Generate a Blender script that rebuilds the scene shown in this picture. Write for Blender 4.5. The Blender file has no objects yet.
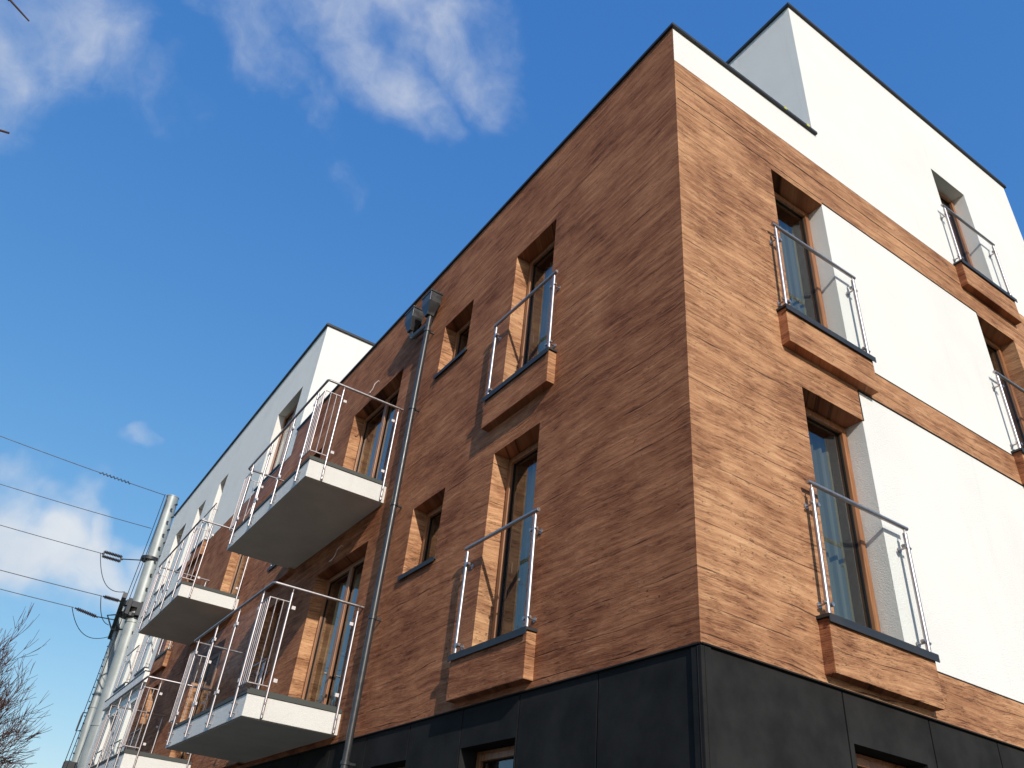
import bpy, bmesh, math, random
from mathutils import Vector, Matrix
random.seed(7)
S = bpy.context.scene
COL = S.collection
G = 3.3                      # height of the top of the dark plinth above the ground
# ---------------------------------------------------------------- helpers
def link(o, parent=None):
    COL.objects.link(o)
    if parent is not None: o.parent = parent
    return o
def empty(name, loc=(0, 0, 0), parent=None):
    o = bpy.data.objects.new(name, None); o.location = loc
    o.empty_display_size = 0.2
    return link(o, parent)
def tag(o, label=None, cat=None, group=None, kind=None):
    if label: o['label'] = label
    if cat: o['category'] = cat
    if group: o['group'] = group
    if kind: o['kind'] = kind
    return o
class MB:
    """collects shapes (z measured from the plinth top) and links them as one mesh object"""
    def __init__(s): s.v = []; s.f = []
    def quad(s, *p):
        n = len(s.v); s.v += [tuple(q) for q in p]; s.f.append(tuple(range(n, n + len(p)))); return s
    def hexa(s, c):
        n = len(s.v); s.v += [tuple(q) for q in c]
        for f in ((0,1,2,3),(7,6,5,4),(0,4,5,1),(1,5,6,2),(2,6,7,3),(3,7,4,0)): s.f.append(tuple(n+i for i in f))
        return s
    def box(s, x0, x1, y0, y1, z0, z1):
        return s.hexa([(x0,y0,z0),(x1,y0,z0),(x1,y1,z0),(x0,y1,z0),(x0,y0,z1),(x1,y0,z1),(x1,y1,z1),(x0,y1,z1)])
    def tube(s, pts, r, seg=10, cap=True):
        pts = [Vector(p) for p in pts]
        rs = r if isinstance(r, (list, tuple)) else [r] * len(pts)
        rings = []
        prev = None
        for i, p in enumerate(pts):
            a = pts[max(i-1, 0)]; b = pts[min(i+1, len(pts)-1)]
            d = (b - a)
            if d.length < 1e-9: d = Vector((0, 0, 1))
            d.normalize()
            if prev is None:
                up = Vector((0, 0, 1)) if abs(d.z) < .9 else Vector((1, 0, 0))
                e = d.cross(up).normalized()
            else:
                e = (prev - d * prev.dot(d))
                e = e.normalized() if e.length > 1e-6 else d.orthogonal().normalized()
            prev = e; g = d.cross(e)
            n = len(s.v)
            for k in range(seg):
                t = 2*math.pi*k/seg
                s.v.append(tuple(p + (e*math.cos(t) + g*math.sin(t))*rs[i]))
            rings.append(n)
        for i in range(len(rings)-1):
            for k in range(seg):
                k2 = (k+1) % seg
                s.f.append((rings[i]+k, rings[i]+k2, rings[i+1]+k2, rings[i+1]+k))
        if cap:
            s.f.append(tuple(rings[0]+k for k in range(seg))[::-1])
            s.f.append(tuple(rings[-1]+k for k in range(seg)))
        return s
    def build(s, name, mat, parent=None, bevel=0, smooth=False, recalc=True, origin=None):
        me = bpy.data.meshes.new(name)
        bm = bmesh.new()
        vs = [bm.verts.new((v[0], v[1], v[2] + G)) for v in s.v]
        for f in s.f:
            try: bm.faces.new([vs[i] for i in f])
            except ValueError: pass
        if recalc: bmesh.ops.recalc_face_normals(bm, faces=bm.faces)
        if bevel: bmesh.ops.bevel(bm, geom=bm.edges[:], offset=bevel, segments=2, affect='EDGES', profile=.6)
        if smooth:
            for f in bm.faces: f.smooth = True
        if origin is not None:
            bmesh.ops.translate(bm, verts=bm.verts, vec=-Vector(origin))
        bm.to_mesh(me); bm.free()
        if smooth:
            try: me.set_sharp_from_angle(angle=math.radians(40))
            except Exception: pass
        me.materials.append(mat)
        o = bpy.data.objects.new(name, me)
        if origin is not None: o.location = origin
        return link(o, parent)
# ---------------------------------------------------------------- materials
class N:
    def __init__(s, name):
        s.m = bpy.data.materials.new(name); s.m.use_nodes = True
        s.t = s.m.node_tree; s.t.nodes.clear()
        s.out = s.t.nodes.new('ShaderNodeOutputMaterial')
    def n(s, typ, inputs=None, **kw):
        d = s.t.nodes.new(typ)
        for k, v in kw.items(): setattr(d, k, v)
        if inputs:
            for k, v in inputs.items():
                sock = d.inputs[k]
                if isinstance(v, bpy.types.NodeSocket): s.t.links.new(v, sock)
                else: sock.default_value = v
        return d
    def math(s, op, a, b=0.0, c=0.0, clamp=False):
        d = s.n('ShaderNodeMath', {0: a, 1: b, 2: c}, operation=op); d.use_clamp = clamp; return d.outputs[0]
    def vec(s, x, y, z): return s.n('ShaderNodeCombineXYZ', {0: x, 1: y, 2: z}).outputs[0]
    def noise(s, v, scale=1., detail=4., rough=.5, dist=0.):
        return s.n('ShaderNodeTexNoise', {'Vector': v, 'Scale': scale, 'Detail': detail, 'Roughness': rough, 'Distortion': dist}).outputs['Fac']
    def rng(s, v, a, b, c=0., d=1., smooth=True):
        m = s.n('ShaderNodeMapRange', {0: v, 1: a, 2: b, 3: c, 4: d}); m.clamp = True
        if smooth: m.interpolation_type = 'SMOOTHSTEP'
        return m.outputs[0]
    def mix(s, f, a, b, blend='MIX'):
        m = s.t.nodes.new('ShaderNodeMix'); m.data_type = 'RGBA'; m.blend_type = blend
        for i, v in ((0, f), (6, a), (7, b)):
            if isinstance(v, bpy.types.NodeSocket): s.t.links.new(v, m.inputs[i])
            elif i == 0: m.inputs[0].default_value = v
            else: m.inputs[i].default_value = (*v, 1) if len(v) == 3 else v
        return m.outputs[2]
    def bsdf(s, color, rough=.7, metal=0., normal=None, spec=.5, **kw):
        b = s.n('ShaderNodeBsdfPrincipled', {'Roughness': rough, 'Metallic': metal, 'Specular IOR Level': spec})
        if isinstance(color, bpy.types.NodeSocket): s.t.links.new(color, b.inputs['Base Color'])
        else: b.inputs['Base Color'].default_value = (*color, 1)
        if normal is not None: s.t.links.new(normal, b.inputs['Normal'])
        for k, v in kw.items(): b.inputs[k].default_value = v
        s.t.links.new(b.outputs[0], s.out.inputs[0]); return s.m
    def bump(s, h, strength=.3, dist=.01):
        return s.n('ShaderNodeBump', {'Height': h, 'Strength': strength, 'Distance': dist}).outputs[0]
    def pos(s):
        g = s.n('ShaderNodeNewGeometry'); return g.outputs['Position']
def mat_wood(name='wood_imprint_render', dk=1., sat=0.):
    k = N(name)
    p = k.n('ShaderNodeSeparateXYZ', {0: k.pos()})
    x, y, z = p.outputs
    u = k.math('ADD', x, y)
    uz = k.vec(u, z, 0.)
    warp = k.math('MULTIPLY', k.math('SUBTRACT', k.noise(k.vec(u, k.math('MULTIPLY', z, .6), 3.), .55, 3.), .5), .16)
    zw = k.math('ADD', z, warp)
    cz = k.math('ADD', k.math('DIVIDE', zw, .262), k.math('MULTIPLY', k.noise(k.vec(0., z, 11.), 1.7, 2., .5), 2.4))
    ci = k.math('FLOOR', cz)
    cf = k.math('FRACT', cz)
    rnd = k.n('ShaderNodeTexWhiteNoise', {'W': ci}, noise_dimensions='1D').outputs['Value']
    bu = k.math('ADD', k.math('DIVIDE', u, 2.6), k.math('MULTIPLY', rnd, 7.))
    bi = k.math('FLOOR', bu); bf = k.math('FRACT', bu)
    tint = k.n('ShaderNodeTexWhiteNoise', {'Vector': k.vec(ci, bi, 0.)}, noise_dimensions='2D').outputs['Value']
    # per board shift of the grain
    gz = k.math('ADD', zw, k.math('MULTIPLY', rnd, 13.))
    wob = k.math('MULTIPLY', k.math('SUBTRACT', k.noise(k.vec(u, gz, 1.), 2.2, 3.), .5), .06)
    gz2 = k.math('ADD', gz, wob)
    grain = k.noise(k.vec(k.math('MULTIPLY', u, 1.15), k.math('MULTIPLY', gz2, 21.), 0.), 1., 8., .68, .25)
    fine = k.noise(k.vec(k.math('MULTIPLY', u, 4.), k.math('MULTIPLY', gz2, 95.), 0.), 1., 5., .7, .2)
    blot = k.noise(k.vec(u, k.math('MULTIPLY', z, 1.35), 5.), 1.15, 6., .62, .4)
    blot2 = k.noise(k.vec(k.math('MULTIPLY', u, .55), k.math('MULTIPLY', z, 1.9), 9.), 5.5, 6., .66, .3)
    crack = k.noise(k.vec(k.math('MULTIPLY', u, 4.6), k.math('MULTIPLY', gz2, 62.), 4.), 1., 5., .66, .35)
    pit = k.noise(k.vec(k.math('MULTIPLY', u, 16.), k.math('MULTIPLY', z, 26.), 2.), 1., 4., .65)
    tone = k.math('ADD', k.math('MULTIPLY', grain, .56), k.math('MULTIPLY', fine, .30))
    tone = k.math('ADD', tone, k.math('MULTIPLY', blot, .44))
    tone = k.math('ADD', tone, k.math('MULTIPLY', blot2, .30))
    tone = k.math('ADD', tone, k.math('MULTIPLY', k.math('SUBTRACT', tint, .5), .02))
    tone = k.math('ADD', tone, -.095)
    ramp = k.n('ShaderNodeValToRGB', {0: k.rng(tone, .40, .96, 0, 1, False)})
    e = ramp.color_ramp
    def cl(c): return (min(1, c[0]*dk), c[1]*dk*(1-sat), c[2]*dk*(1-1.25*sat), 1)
    e.elements[0].position = 0; e.elements[0].color = cl((.075, .028, .016))
    e.elements[1].position = 1; e.elements[1].color = cl((.66, .395, .215))
    for ps, c in ((.3, (.20, .084, .042)), (.5, (.345, .167, .084)), (.72, (.51, .275, .142))):
        q = e.elements.new(ps); q.color = cl(c)
    col = ramp.outputs[0]
    # seams between the courses, broken up; short butt joints
    sm = k.math('MINIMUM', cf, k.math('SUBTRACT', 1., cf))
    seamw = k.rng(k.noise(uz, 2.4, 4., .6), .42, .70, .004, .035)
    seam = k.math('SUBTRACT', 1., k.rng(sm, 0., k.math('ADD', seamw, .006)), clamp=True)
    seam = k.math('MULTIPLY', seam, k.rng(k.noise(k.vec(u, k.math('MULTIPLY', z, 3.), 7.), 1.3, 4., .6), .38, .56, .04, 1.))
    bm_ = k.math('MULTIPLY', k.math('MINIMUM', bf, k.math('SUBTRACT', 1., bf)), 2.6)
    butt = k.math('MULTIPLY', k.math('SUBTRACT', 1., k.rng(bm_, 0., .012), clamp=True), k.rng(k.noise(uz, 3.3, 3.), .46, .6))
    cr = k.math('MULTIPLY', k.rng(crack, .575, .625), k.rng(k.math('ADD', k.math('MULTIPLY', blot, .6), k.math('MULTIPLY', blot2, .4)), .53, .43))
    pt = k.math('MULTIPLY', k.rng(pit, .60, .70), k.rng(blot, .42, .6))
    dark = k.math('MAXIMUM', k.math('MULTIPLY', seam, .9), k.math('MULTIPLY', cr, .62))
    scr = k.noise(k.vec(k.math('MULTIPLY', u, 9.), k.math('MULTIPLY', gz2, 110.), 8.), 1., 4., .7, .4)
    sc2 = k.math('MULTIPLY', k.rng(scr, .58, .64), k.rng(k.noise(uz, 2.1, 4., .65), .44, .60))
    dark = k.math('MAXIMUM', dark, k.math('MULTIPLY', sc2, .62))
    dark = k.math('MAXIMUM', dark, k.math('MULTIPLY', butt, .05))
    dark = k.math('MAXIMUM', dark, k.math('MULTIPLY', pt, .6))
    col = k.mix(dark, col, (.05, .022, .014))
    lump = k.noise(k.vec(k.math('MULTIPLY', u, 9.), k.math('MULTIPLY', z, 20.), 3.), 1., 5., .65)
    lite = k.math('MULTIPLY', k.rng(lump, .56, .72), .22)
    col = k.mix(lite, col, tuple(min(1, v*dk) for v in (.66, .42, .25)))
    h = k.math('ADD', k.math('MULTIPLY', grain, .9), k.math('MULTIPLY', k.math('ADD', fine, lump), .5))
    h = k.math('ADD', h, k.math('MULTIPLY', blot2, .5))
    h = k.math('SUBTRACT', h, k.math('MULTIPLY', dark, .9))
    return k.bsdf(col, .78, normal=k.bump(h, .7, .016), spec=.12)
def mat_white(name='white_render', c=(.93, .90, .835)):
    k = N(name); p = k.pos()
    big = k.noise(p, .7, 5., .6); f = k.noise(p, 90., 4., .6); g = k.noise(p, 260., 2., .5)
    sp = k.n('ShaderNodeSeparateXYZ', {0: p})
    streak = k.noise(k.vec(k.math('MULTIPLY', sp.outputs[0], 5.), k.math('MULTIPLY', sp.outputs[1], 5.), k.math('MULTIPLY', sp.outputs[2], .35)), 1., 5., .6)
    col = k.mix(k.rng(big, .3, .75), c, tuple(v*.93 for v in c))
    col = k.mix(k.math('MULTIPLY', k.rng(streak, .55, .8), .22), col, (.52, .50, .45))
    col = k.mix(k.math('MULTIPLY', k.rng(g, .5, .7), .4), col, tuple(v*.7 for v in c))
    h = k.math('ADD', f, k.math('MULTIPLY', g, .6))
    return k.bsdf(col, .9, normal=k.bump(h, .8, .009), spec=.2)
def mat_plain(name, c, rough=.6, metal=0., var=.12, scale=6., bump=.1, spec=.5):
    k = N(name); p = k.pos()
    n = k.noise(p, scale, 6., .62); n2 = k.noise(p, scale*14, 3., .5)
    a = tuple(max(0, v*(1-var)) for v in c); b = tuple(min(1, v*(1+var)) for v in c)
    col = k.mix(k.rng(n, .3, .7), a, b)
    r = k.rng(n, .3, .7, max(.05, rough-.08), min(1, rough+.08))
    m = k.bsdf(col, .5, metal, k.bump(k.math('ADD', n, k.math('MULTIPLY', n2, .4)), bump, .004), spec)
    k.t.links.new(r, m.node_tree.nodes['Principled BSDF'].inputs['Roughness'] if 'Principled BSDF' in m.node_tree.nodes else None)
    return m
def mat_glass(name, ior=2.1, tint=(.80, .86, .86), rough=.0, gain=.82):
    k = N(name)
    nz = k.noise(k.pos(), 1.6, 2., .5)
    nm = k.bump(nz, .12, .01)
    geo = k.n('ShaderNodeNewGeometry')
    dt = k.n('ShaderNodeVectorMath', {0: nm, 1: geo.outputs['Incoming']}, operation='DOT_PRODUCT').outputs['Value']
    c1 = k.math('SUBTRACT', 1., k.math('ABSOLUTE', dt), clamp=True)
    f0 = ((ior-1)/(ior+1))**2
    fr = k.math('ADD', f0, k.math('MULTIPLY', k.math('POWER', c1, 5.), 1-f0), clamp=True)
    fr = k.math('MULTIPLY', fr, gain)
    g = k.n('ShaderNodeBsdfGlossy', {'Color': (.95, .97, 1, 1), 'Roughness': rough, 'Normal': nm}).outputs[0]
    t = k.n('ShaderNodeBsdfTransparent', {'Color': (*tint, 1)}).outputs[0]
    m = k.n('ShaderNodeMixShader', {0: fr, 1: t, 2: g}).outputs[0]
    k.t.links.new(m, k.out.inputs[0]); return k.m
def mat_curtain(name='curtain_cloth', q=1.):
    k = N(name); sp = k.n('ShaderNodeSeparateXYZ', {0: k.pos()})
    n = k.noise(k.vec(k.math('MULTIPLY', k.math('ADD', sp.outputs[0], sp.outputs[1]), 9.), 0., k.math('MULTIPLY', sp.outputs[2], .4)), 1., 4.)
    return k.bsdf(k.mix(k.rng(n, .3, .7), tuple(v*q for v in ((.46, .38, .25) if q == 1 else (.50, .52, .44))), tuple(v*q for v in ((.72, .60, .41) if q == 1 else (.80, .82, .70)))), .9, spec=.1)
def mat_frame():
    k = N('stained_window_wood'); sp = k.n('ShaderNodeSeparateXYZ', {0: k.pos()})
    n = k.noise(k.vec(k.math('MULTIPLY', sp.outputs[0], 26.), k.math('MULTIPLY', sp.outputs[1], 26.), k.math('MULTIPLY', sp.outputs[2], 2.2)), 1., 5., .6)
    c = k.mix(k.rng(n, .3, .7), (.20, .08, .033), (.36, .155, .062))
    return k.bsdf(c, .42, normal=k.bump(n, .12, .003), spec=.5)
def mat_galv():
    k = N('galvanised_steel'); p = k.pos()
    v = k.n('ShaderNodeTexVoronoi', {'Vector': p, 'Scale': 7.}).outputs['Distance']
    n = k.noise(p, 1.2, 5., .6)
    sp = k.n('ShaderNodeSeparateXYZ', {0: p})
    st = k.noise(k.vec(k.math('MULTIPLY', sp.outputs[0], 8.), k.math('MULTIPLY', sp.outputs[1], 8.), k.math('MULTIPLY', sp.outputs[2], .5)), 1., 5., .6)
    c = k.mix(k.rng(n, .3, .7), (.27, .295, .285), (.37, .395, .38))
    c = k.mix(k.math('MULTIPLY', k.rng(st, .5, .75), .5), c, (.18, .19, .18))
    c = k.mix(k.math('MULTIPLY', v, .18), c, (.45, .47, .46))
    return k.bsdf(c, .5, metal=.25, normal=k.bump(n, .1, .01))
M = dict(  # darker wood copy has shade in its colour, brighter one has sunlight
    wood=mat_wood(), wood_shade=mat_wood('wood_imprint_painted_shade', .86, .23), wood_lit=mat_wood('wood_imprint_painted_sun', 1.22, -.02), white=mat_white(c=(.81, .795, .75)), white_lift=mat_white('white_render_lifted_shade', (.93, .895, .82)), slab=mat_white('white_painted_slab', (.74, .73, .69)),  # second white is lightened in colour to lift the shaded walls
    soffit=mat_plain('grey_slab_paint', (.72, .68, .60), .85, 0, .07, 1.6, .15, .2),
    steel=mat_plain('brushed_stainless', (.44, .395, .385), .45, 1., .05, 30., .04),
    zinc=mat_plain('dark_zinc', (.045, .046, .048), .36, .3, .2, 8., .08),
    dark=mat_plain('anthracite_sheet', (.022, .023, .025), .55, .0, .2, 5., .05),
    panel=mat_plain('dark_plinth_panel', (.021, .0205, .020), .8, 0, .3, 2.2, .2, .06),
    black=mat_plain('black_joint', (.008, .007, .006), .9, 0, .1),
    frame=mat_frame(), glass=mat_glass('window_glass', 2.1, (.74, .78, .74), gain=1.), rail_glass=mat_glass('rail_glass', 1.16, (.97, .985, .98), gain=.12),
    curtain=mat_curtain(), sheer=mat_curtain('grey_sheer_cloth', .22), inside=mat_plain('room_plaster', (.22, .20, .18), .9),
    roof=mat_plain('roof_membrane', (.10, .10, .10), .9), galv=mat_galv(),
    wire=mat_plain('cable', (.03, .032, .036), .5, .3), ins=mat_plain('insulator', (.05, .045, .05), .35, 0, .2),
    yellow=mat_plain('yellow_tape', (.72, .66, .03), .6), paint=mat_plain('white_plastic', (.62, .56, .54), .5),
    bark=mat_plain('bark', (.095, .062, .048), .9, 0, .35, 9., .5, .2), bark2=mat_plain('twig_bark', (.085, .045, .038), .9, 0, .3, 9., .3, .2),
    deck=mat_plain('deck_edge_rubber', (.055, .06, .055), .7),
    grass=mat_plain('lawn', (.055, .075, .025), .95, 0, .4, 2., .6), asphalt=mat_plain('asphalt', (.05, .05, .052), .9, 0, .2, 4., .5),
    paving=mat_plain('concrete_paving', (.065, .063, .058), .85, 0, .15, 3., .3), kerb=mat_plain('kerb_stone', (.16, .155, .145), .85),
)
# ---------------------------------------------------------------- the building
B = empty('apartment_building', (-6, 4, 0))
B.matrix_parent_inverse = Matrix.Identity(4)
tag(B, 'three storey apartment block clad in brown wood imprint and white render over dark plinth', 'apartment building')
B.location = (0, 0, 0)
def LW(u, d, z): return (-u, -d, z)     # long facade: u runs left from the corner, d outwards
def RW(u, d, z): return (d, u, z)       # short facade: u runs right from the corner
def wbox(mb, W, u0, u1, d0, d1, z0, z1):
    return mb.hexa([W(u0,d0,z0), W(u1,d0,z0), W(u1,d1,z0), W(u0,d1,z0), W(u0,d0,z1), W(u1,d0,z1), W(u1,d1,z1), W(u0,d1,z1)])
HEADS = (2.735, 5.79, 8.80); SILLS = (.49, 3.545, 6.60)
DEP = .20; WH = -.008; PL = -.035
LEN = 27.2; RL = 8.21; TOPZ = 7.215; PEN = 10.225; WTOP = 6.556
Lf = []   # (u0,u1,z0,z1,type)
for s in (0, 1): Lf += [(2.165, 3.06, SILLS[s], HEADS[s], 'french'), (4.18, 5.02, HEADS[s]-.945, HEADS[s], 'small'),
                        (6.40, 8.36, (.385, 3.52)[s], HEADS[s]-.01, 'door'), (9.88, 10.78, SILLS[s], HEADS[s], 'french'),
                        (13.22, 15.18, (.385, 3.52)[s], HEADS[s]-.01, 'door'), (19.0, 19.9, SILLS[s], HEADS[s], 'french'),
                        (21.6, 22.5, SILLS[s], HEADS[s], 'frenchw'), (24.2, 25.6, SILLS[s]+(0, 0)[s], HEADS[s], 'frenchw')]
Lf += [(12.92, 14.68, 6.62, 8.83, 'pent'), (19.0, 19.85, 6.60, 8.83, 'french'), (21.4, 22.3, 6.62, 8.83, 'pent'), (23.8, 25.2, 6.62, 8.83, 'pent')]
Rf = [(1.47, 2.36, SILLS[0], HEADS[0], 'french'), (1.47, 2.36, SILLS[1], HEADS[1], 'french'),
      (5.545, 6.43, SILLS[0], HEADS[0], 'french'), (5.545, 6.43, SILLS[1], HEADS[1], 'french'), (5.545, 6.43, SILLS[2], HEADS[2], 'french')]
Lg = [(2.185, 3.085, -2.4, -.352, 'ground'), (4.18, 5.02, -2.4, -.352, 'ground'), (9.88, 10.78, -2.4, -.352, 'ground'), (13.6, 15.2, -3.0, -.352, 'ground')]
Rg = [(1.51, 2.38, -2.4, -.36, 'ground'), (5.545, 6.43, -2.4, -.36, 'ground')]
def Lmat(u, z):
    if z < 0: return 'panel'
    if u < 12.15: return 'wood' if z < TOPZ else None
    if u < 20.9 and z < WTOP: return 'wood'
    return 'white' if z < PEN + .05 else None
def Rmat(u, z):
    if z < 0: return 'panel'
    if z > TOPZ: return 'white' if (u > 2.47 and z < PEN) else None
    if z > WTOP: return 'white'
    if u < 2.36 or u > 6.43: return 'wood'
    if z > (5.79 if u > 5.545 else 5.835) or z < .41 or 3.10 < z < 3.485: return 'wood'
    return 'white'
DEPTH = dict(wood=0., white=WH, panel=PL)
REV = {}
def facade(W, matf, opens, ucuts, zcuts, umax):
    us = sorted({0., umax, *ucuts, *[o[0] for o in opens], *[o[1] for o in opens]})
    zs = sorted({-G, 0., *zcuts, *[o[2] for o in opens], *[o[3] for o in opens]})
    mbs = {k: MB() for k in (*DEPTH, 'face', 'wface')}
    for i in range(len(us)-1):
        for j in range(len(zs)-1):
            uc, zc = (us[i]+us[i+1])/2, (zs[j]+zs[j+1])/2
            if any(o[0] < uc < o[1] and o[2] < zc < o[3] for o in opens): continue
            m = matf(uc, zc)
            if m is None: continue
            d = DEPTH[m]
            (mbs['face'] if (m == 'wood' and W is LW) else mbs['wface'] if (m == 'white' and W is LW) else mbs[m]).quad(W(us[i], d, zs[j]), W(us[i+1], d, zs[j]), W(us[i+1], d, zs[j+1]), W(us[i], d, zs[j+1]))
    for (u0, u1, z0, z1, t) in opens:      # reveals
        rv = {k: MB() for k in DEPTH}
        din = -DEP - .14
        zz = [z for z in zs if z0 <= z <= z1]
        for a, b in zip(zz, zz[1:]):
            for uu, du in ((u0, -.01), (u1, .01)):
                m = matf(uu+du, (a+b)/2) or 'wood'
                rv[m].quad(W(uu, DEPTH[m], a), W(uu, din, a), W(uu, din, b), W(uu, DEPTH[m], b))
        m = matf((u0+u1)/2, z1+.06) or 'wood'
        if t == 'french' and m == 'wood' and matf(u1+.01, z1-.1) == 'wood': pass
        rv[m].quad(W(u0, DEPTH[m], z1), W(u1, DEPTH[m], z1), W(u1, din, z1), W(u0, din, z1))
        m = matf((u0+u1)/2, z0-.012) or 'wood'
        rv[m].quad(W(u0, DEPTH[m], z0), W(u1, DEPTH[m], z0), W(u1, din, z0), W(u0, din, z0))
        REV[(W.__name__, u0, z0)] = rv
    return mbs
mL = facade(LW, Lmat, Lf+Lg, [12.15, 20.9], [TOPZ, WTOP, PEN+.02], LEN)
mR = facade(RW, Rmat, Rf+Rg, [2.47, 2.36, 6.43], [TOPZ, WTOP, PEN, 5.835, .41, 3.10, 3.485], RL)
def merge(*l):
    o = MB()
    for m in l:
        n = len(o.v); o.v += m.v; o.f += [tuple(i+n for i in f) for f in m.f]
    return o
mw = merge(mL['wood'], mR['wood'])
wc = mw.build('wood_cladding', M['wood'], B, recalc=False)
mL['face'].build('long_side_cladding', M['wood_shade'], B, recalc=False)  # shade of this side is put into the darker wood colour
wh = merge(mL['white'], mR['white'])
XB = -LEN
# sides of the penthouses, rear walls
MB().quad((WH, 2.47, TOPZ-.3), (-8, 2.47, TOPZ-.3), (-8, 2.47, PEN), (WH, 2.47, PEN)).build('penthouse_side_wall', M['white_lift'], B, recalc=False)  # lighter white stands in for fill light
mL['wface'].build('white_wall', M['white_lift'], B, recalc=False)  # shaded side brightened through the colour of the render
wh.quad((-12.15, -WH, TOPZ-.3), (-12.15, RL, TOPZ-.3), (-12.15, RL, PEN+.02), (-12.15, -WH, PEN+.02))
wh.quad((-8, 2.47, TOPZ-.3), (-8, RL, TOPZ-.3), (-8, RL, PEN), (-8, 2.47, PEN))
wh.quad((XB, -WH, 0), (XB, RL, 0), (XB, RL, PEN+.02), (XB, -WH, PEN+.02))
wh.quad((0, RL, 0), (XB, RL, 0), (XB, RL, TOPZ), (0, RL, TOPZ))
wh.quad((WH, RL, TOPZ), (-8, RL, TOPZ), (-8, RL, PEN), (WH, RL, PEN))
wh.quad((-12.15, RL, TOPZ), (XB, RL, TOPZ), (XB, RL, PEN+.02), (-12.15, RL, PEN+.02))
wh.build('white_wall', M['white'], B, recalc=False)
rf = MB()
rf.quad((-.3, .3, TOPZ-.35), (-.3, RL, TOPZ-.35), (-12.15, RL, TOPZ-.35), (-12.15, .3, TOPZ-.35))
rf.quad((WH, 2.47, PEN-.02), (-8, 2.47, PEN-.02), (-8, RL, PEN-.02), (WH, RL, PEN-.02))
rf.quad((-12.15, .02, PEN+.03), (-12.15, RL, PEN+.03), (XB, RL, PEN+.03), (XB, .02, PEN+.03))
rf.quad((-.3, .3, TOPZ-.35), (-12.15, .3, TOPZ-.35), (-12.15, .3, TOPZ), (-.3, .3, TOPZ))
rf.quad((-.3, .3, TOPZ-.35), (-.3, 2.47, TOPZ-.35), (-.3, 2.47, TOPZ), (-.3, .3, TOPZ))
rf.build('roof', M['roof'], B)
# inner partitions and floors so that rooms read as dark rooms
inn = MB()
for z in (-G+.05, .02, 3.12, 6.2): inn.box(XB+.3, -.5, .55, RL-.3, z, z+.25)
inn.box(XB+.3, -3.6, 3.6, 3.7, -G, PEN-.3)
for x in (-3.6, -9.2, -12.0, -17.2, -23.0): inn.box(x, x+.1, .55, 7.9, -G, PEN-.4 if x < -12.1 else TOPZ-.4)
inn.box(-3.5, -.5, 3.9, 4.0, -G, TOPZ-.4)
inn.build('room_partition', M['inside'], B)
# plinth panels over a black backing
bk = merge(mL['panel'], mR['panel'])
bk.build('plinth_backing', M['black'], B, recalc=False)
def panels(W, us, opens):
    mb = MB()
    g = .008
    for a, b in zip(us, us[1:]):
        rects = [(a+g, b-g, -G+.02, -.012)]
        for (u0, u1, z0, z1, t) in opens:
            nr = []
            for (p, q, r, s) in rects:
                if u1 <= p or u0 >= q: nr.append((p, q, r, s)); continue
                if p < u0: nr.append((p, min(q, u0), r, s))
                if q > u1: nr.append((max(p, u1), q, r, s))
                pp, qq = max(p, u0), min(q, u1)
                if qq > pp: nr += [(pp, qq, z1, s), (pp, qq, r, z0)]
            rects = nr
        for (p, q, r, s) in rects:
            if q-p > .004 and s-r > .01: wbox(mb, W, p, q, PL+.002, PL+.014, r, s)
    return mb
pl = panels(LW, [.02, .10, 1.10, 2.16, 3.11] + [4.18+1.06*i for i in range(22)], Lg)
pr = panels(RW, [.02, .10, 1.455, 2.505, 3.455, 4.5, 5.5, 6.48, 7.5, 8.19], Rg)
merge(pl, pr).build('plinth_panel', M['panel'], B)
cp = MB(); cp.box(-.10, -.004, .004, .10, -G, -.014); cp.build('corner_profile', M['panel'], B, bevel=.006)
# joint profiles between the materials
jp = MB()
def strip(W, u0, u1, z, t=.010, d=.004): wbox(jp, W, u0, u1, -.03, d, z-t/2, z+t/2)
def vstrip(W, u, z0, z1, t=.012, d=.004): wbox(jp, W, u-t/2, u+t/2, -.03, d, z0, z1)
strip(RW, .012, 2.36, 0.); strip(RW, 2.36, RL, 0.); strip(LW, .012, LEN, -.002)
strip(RW, .0, RL, WTOP, .004, .001)
strip(RW, 2.37, 5.545, 5.832, .005, .002)
for a, b in ((2.59, 5.33),):
    strip(RW, a, b, 3.487); strip(RW, 2.37, 6.43, 3.10); strip(RW, 2.59, 6.43, .412)
strip(LW, 12.15, 20.9, WTOP); vstrip(LW, 20.9, 0, WTOP); vstrip(LW, 12.15, WTOP, TOPZ)
vstrip(RW, 2.366, .42, SILLS[0]); vstrip(RW, 2.366, HEADS[0], 3.1)
jp.build('joint_profile', M['black'], B)
gr = MB(); wbox(gr, RW, .02, 5.3, -.01, .0035, 6.198, 6.206); wbox(gr, RW, .02, 2.36, -.01, .0035, 5.874, 5.880)
gr.build('expansion_groove', M['black'], B)
# copings
def coping(segs, z, w=.05, t=.055):
    mb = MB()
    for (x0, x1, y0, y1) in segs: mb.box(x0, x1, y0, y1, z-.005, z+t)
    return mb.build('coping', M['dark'], B, bevel=.006)
coping([(-12.20, .03, -.03, .35), (-.35, .03, .352, 2.52)], TOPZ, t=.042)
coping([(-8.05, .03, 2.435, 2.72), (-.30, .03, 2.722, 8.25), (-8.05, -.302, 7.95, 8.26)], PEN)
coping([(XB-.05, -12.10, -.04, .26), (-12.40, -12.10, .262, 8.26)], PEN+.02)
for (y, a) in ((1.91, .05), (2.34, .06)):
    t = MB(); t.box(.0, .034, y-.028, y+.02, TOPZ+.012, TOPZ+.046); t.build('yellow_tape', M['yellow'], B)
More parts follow.
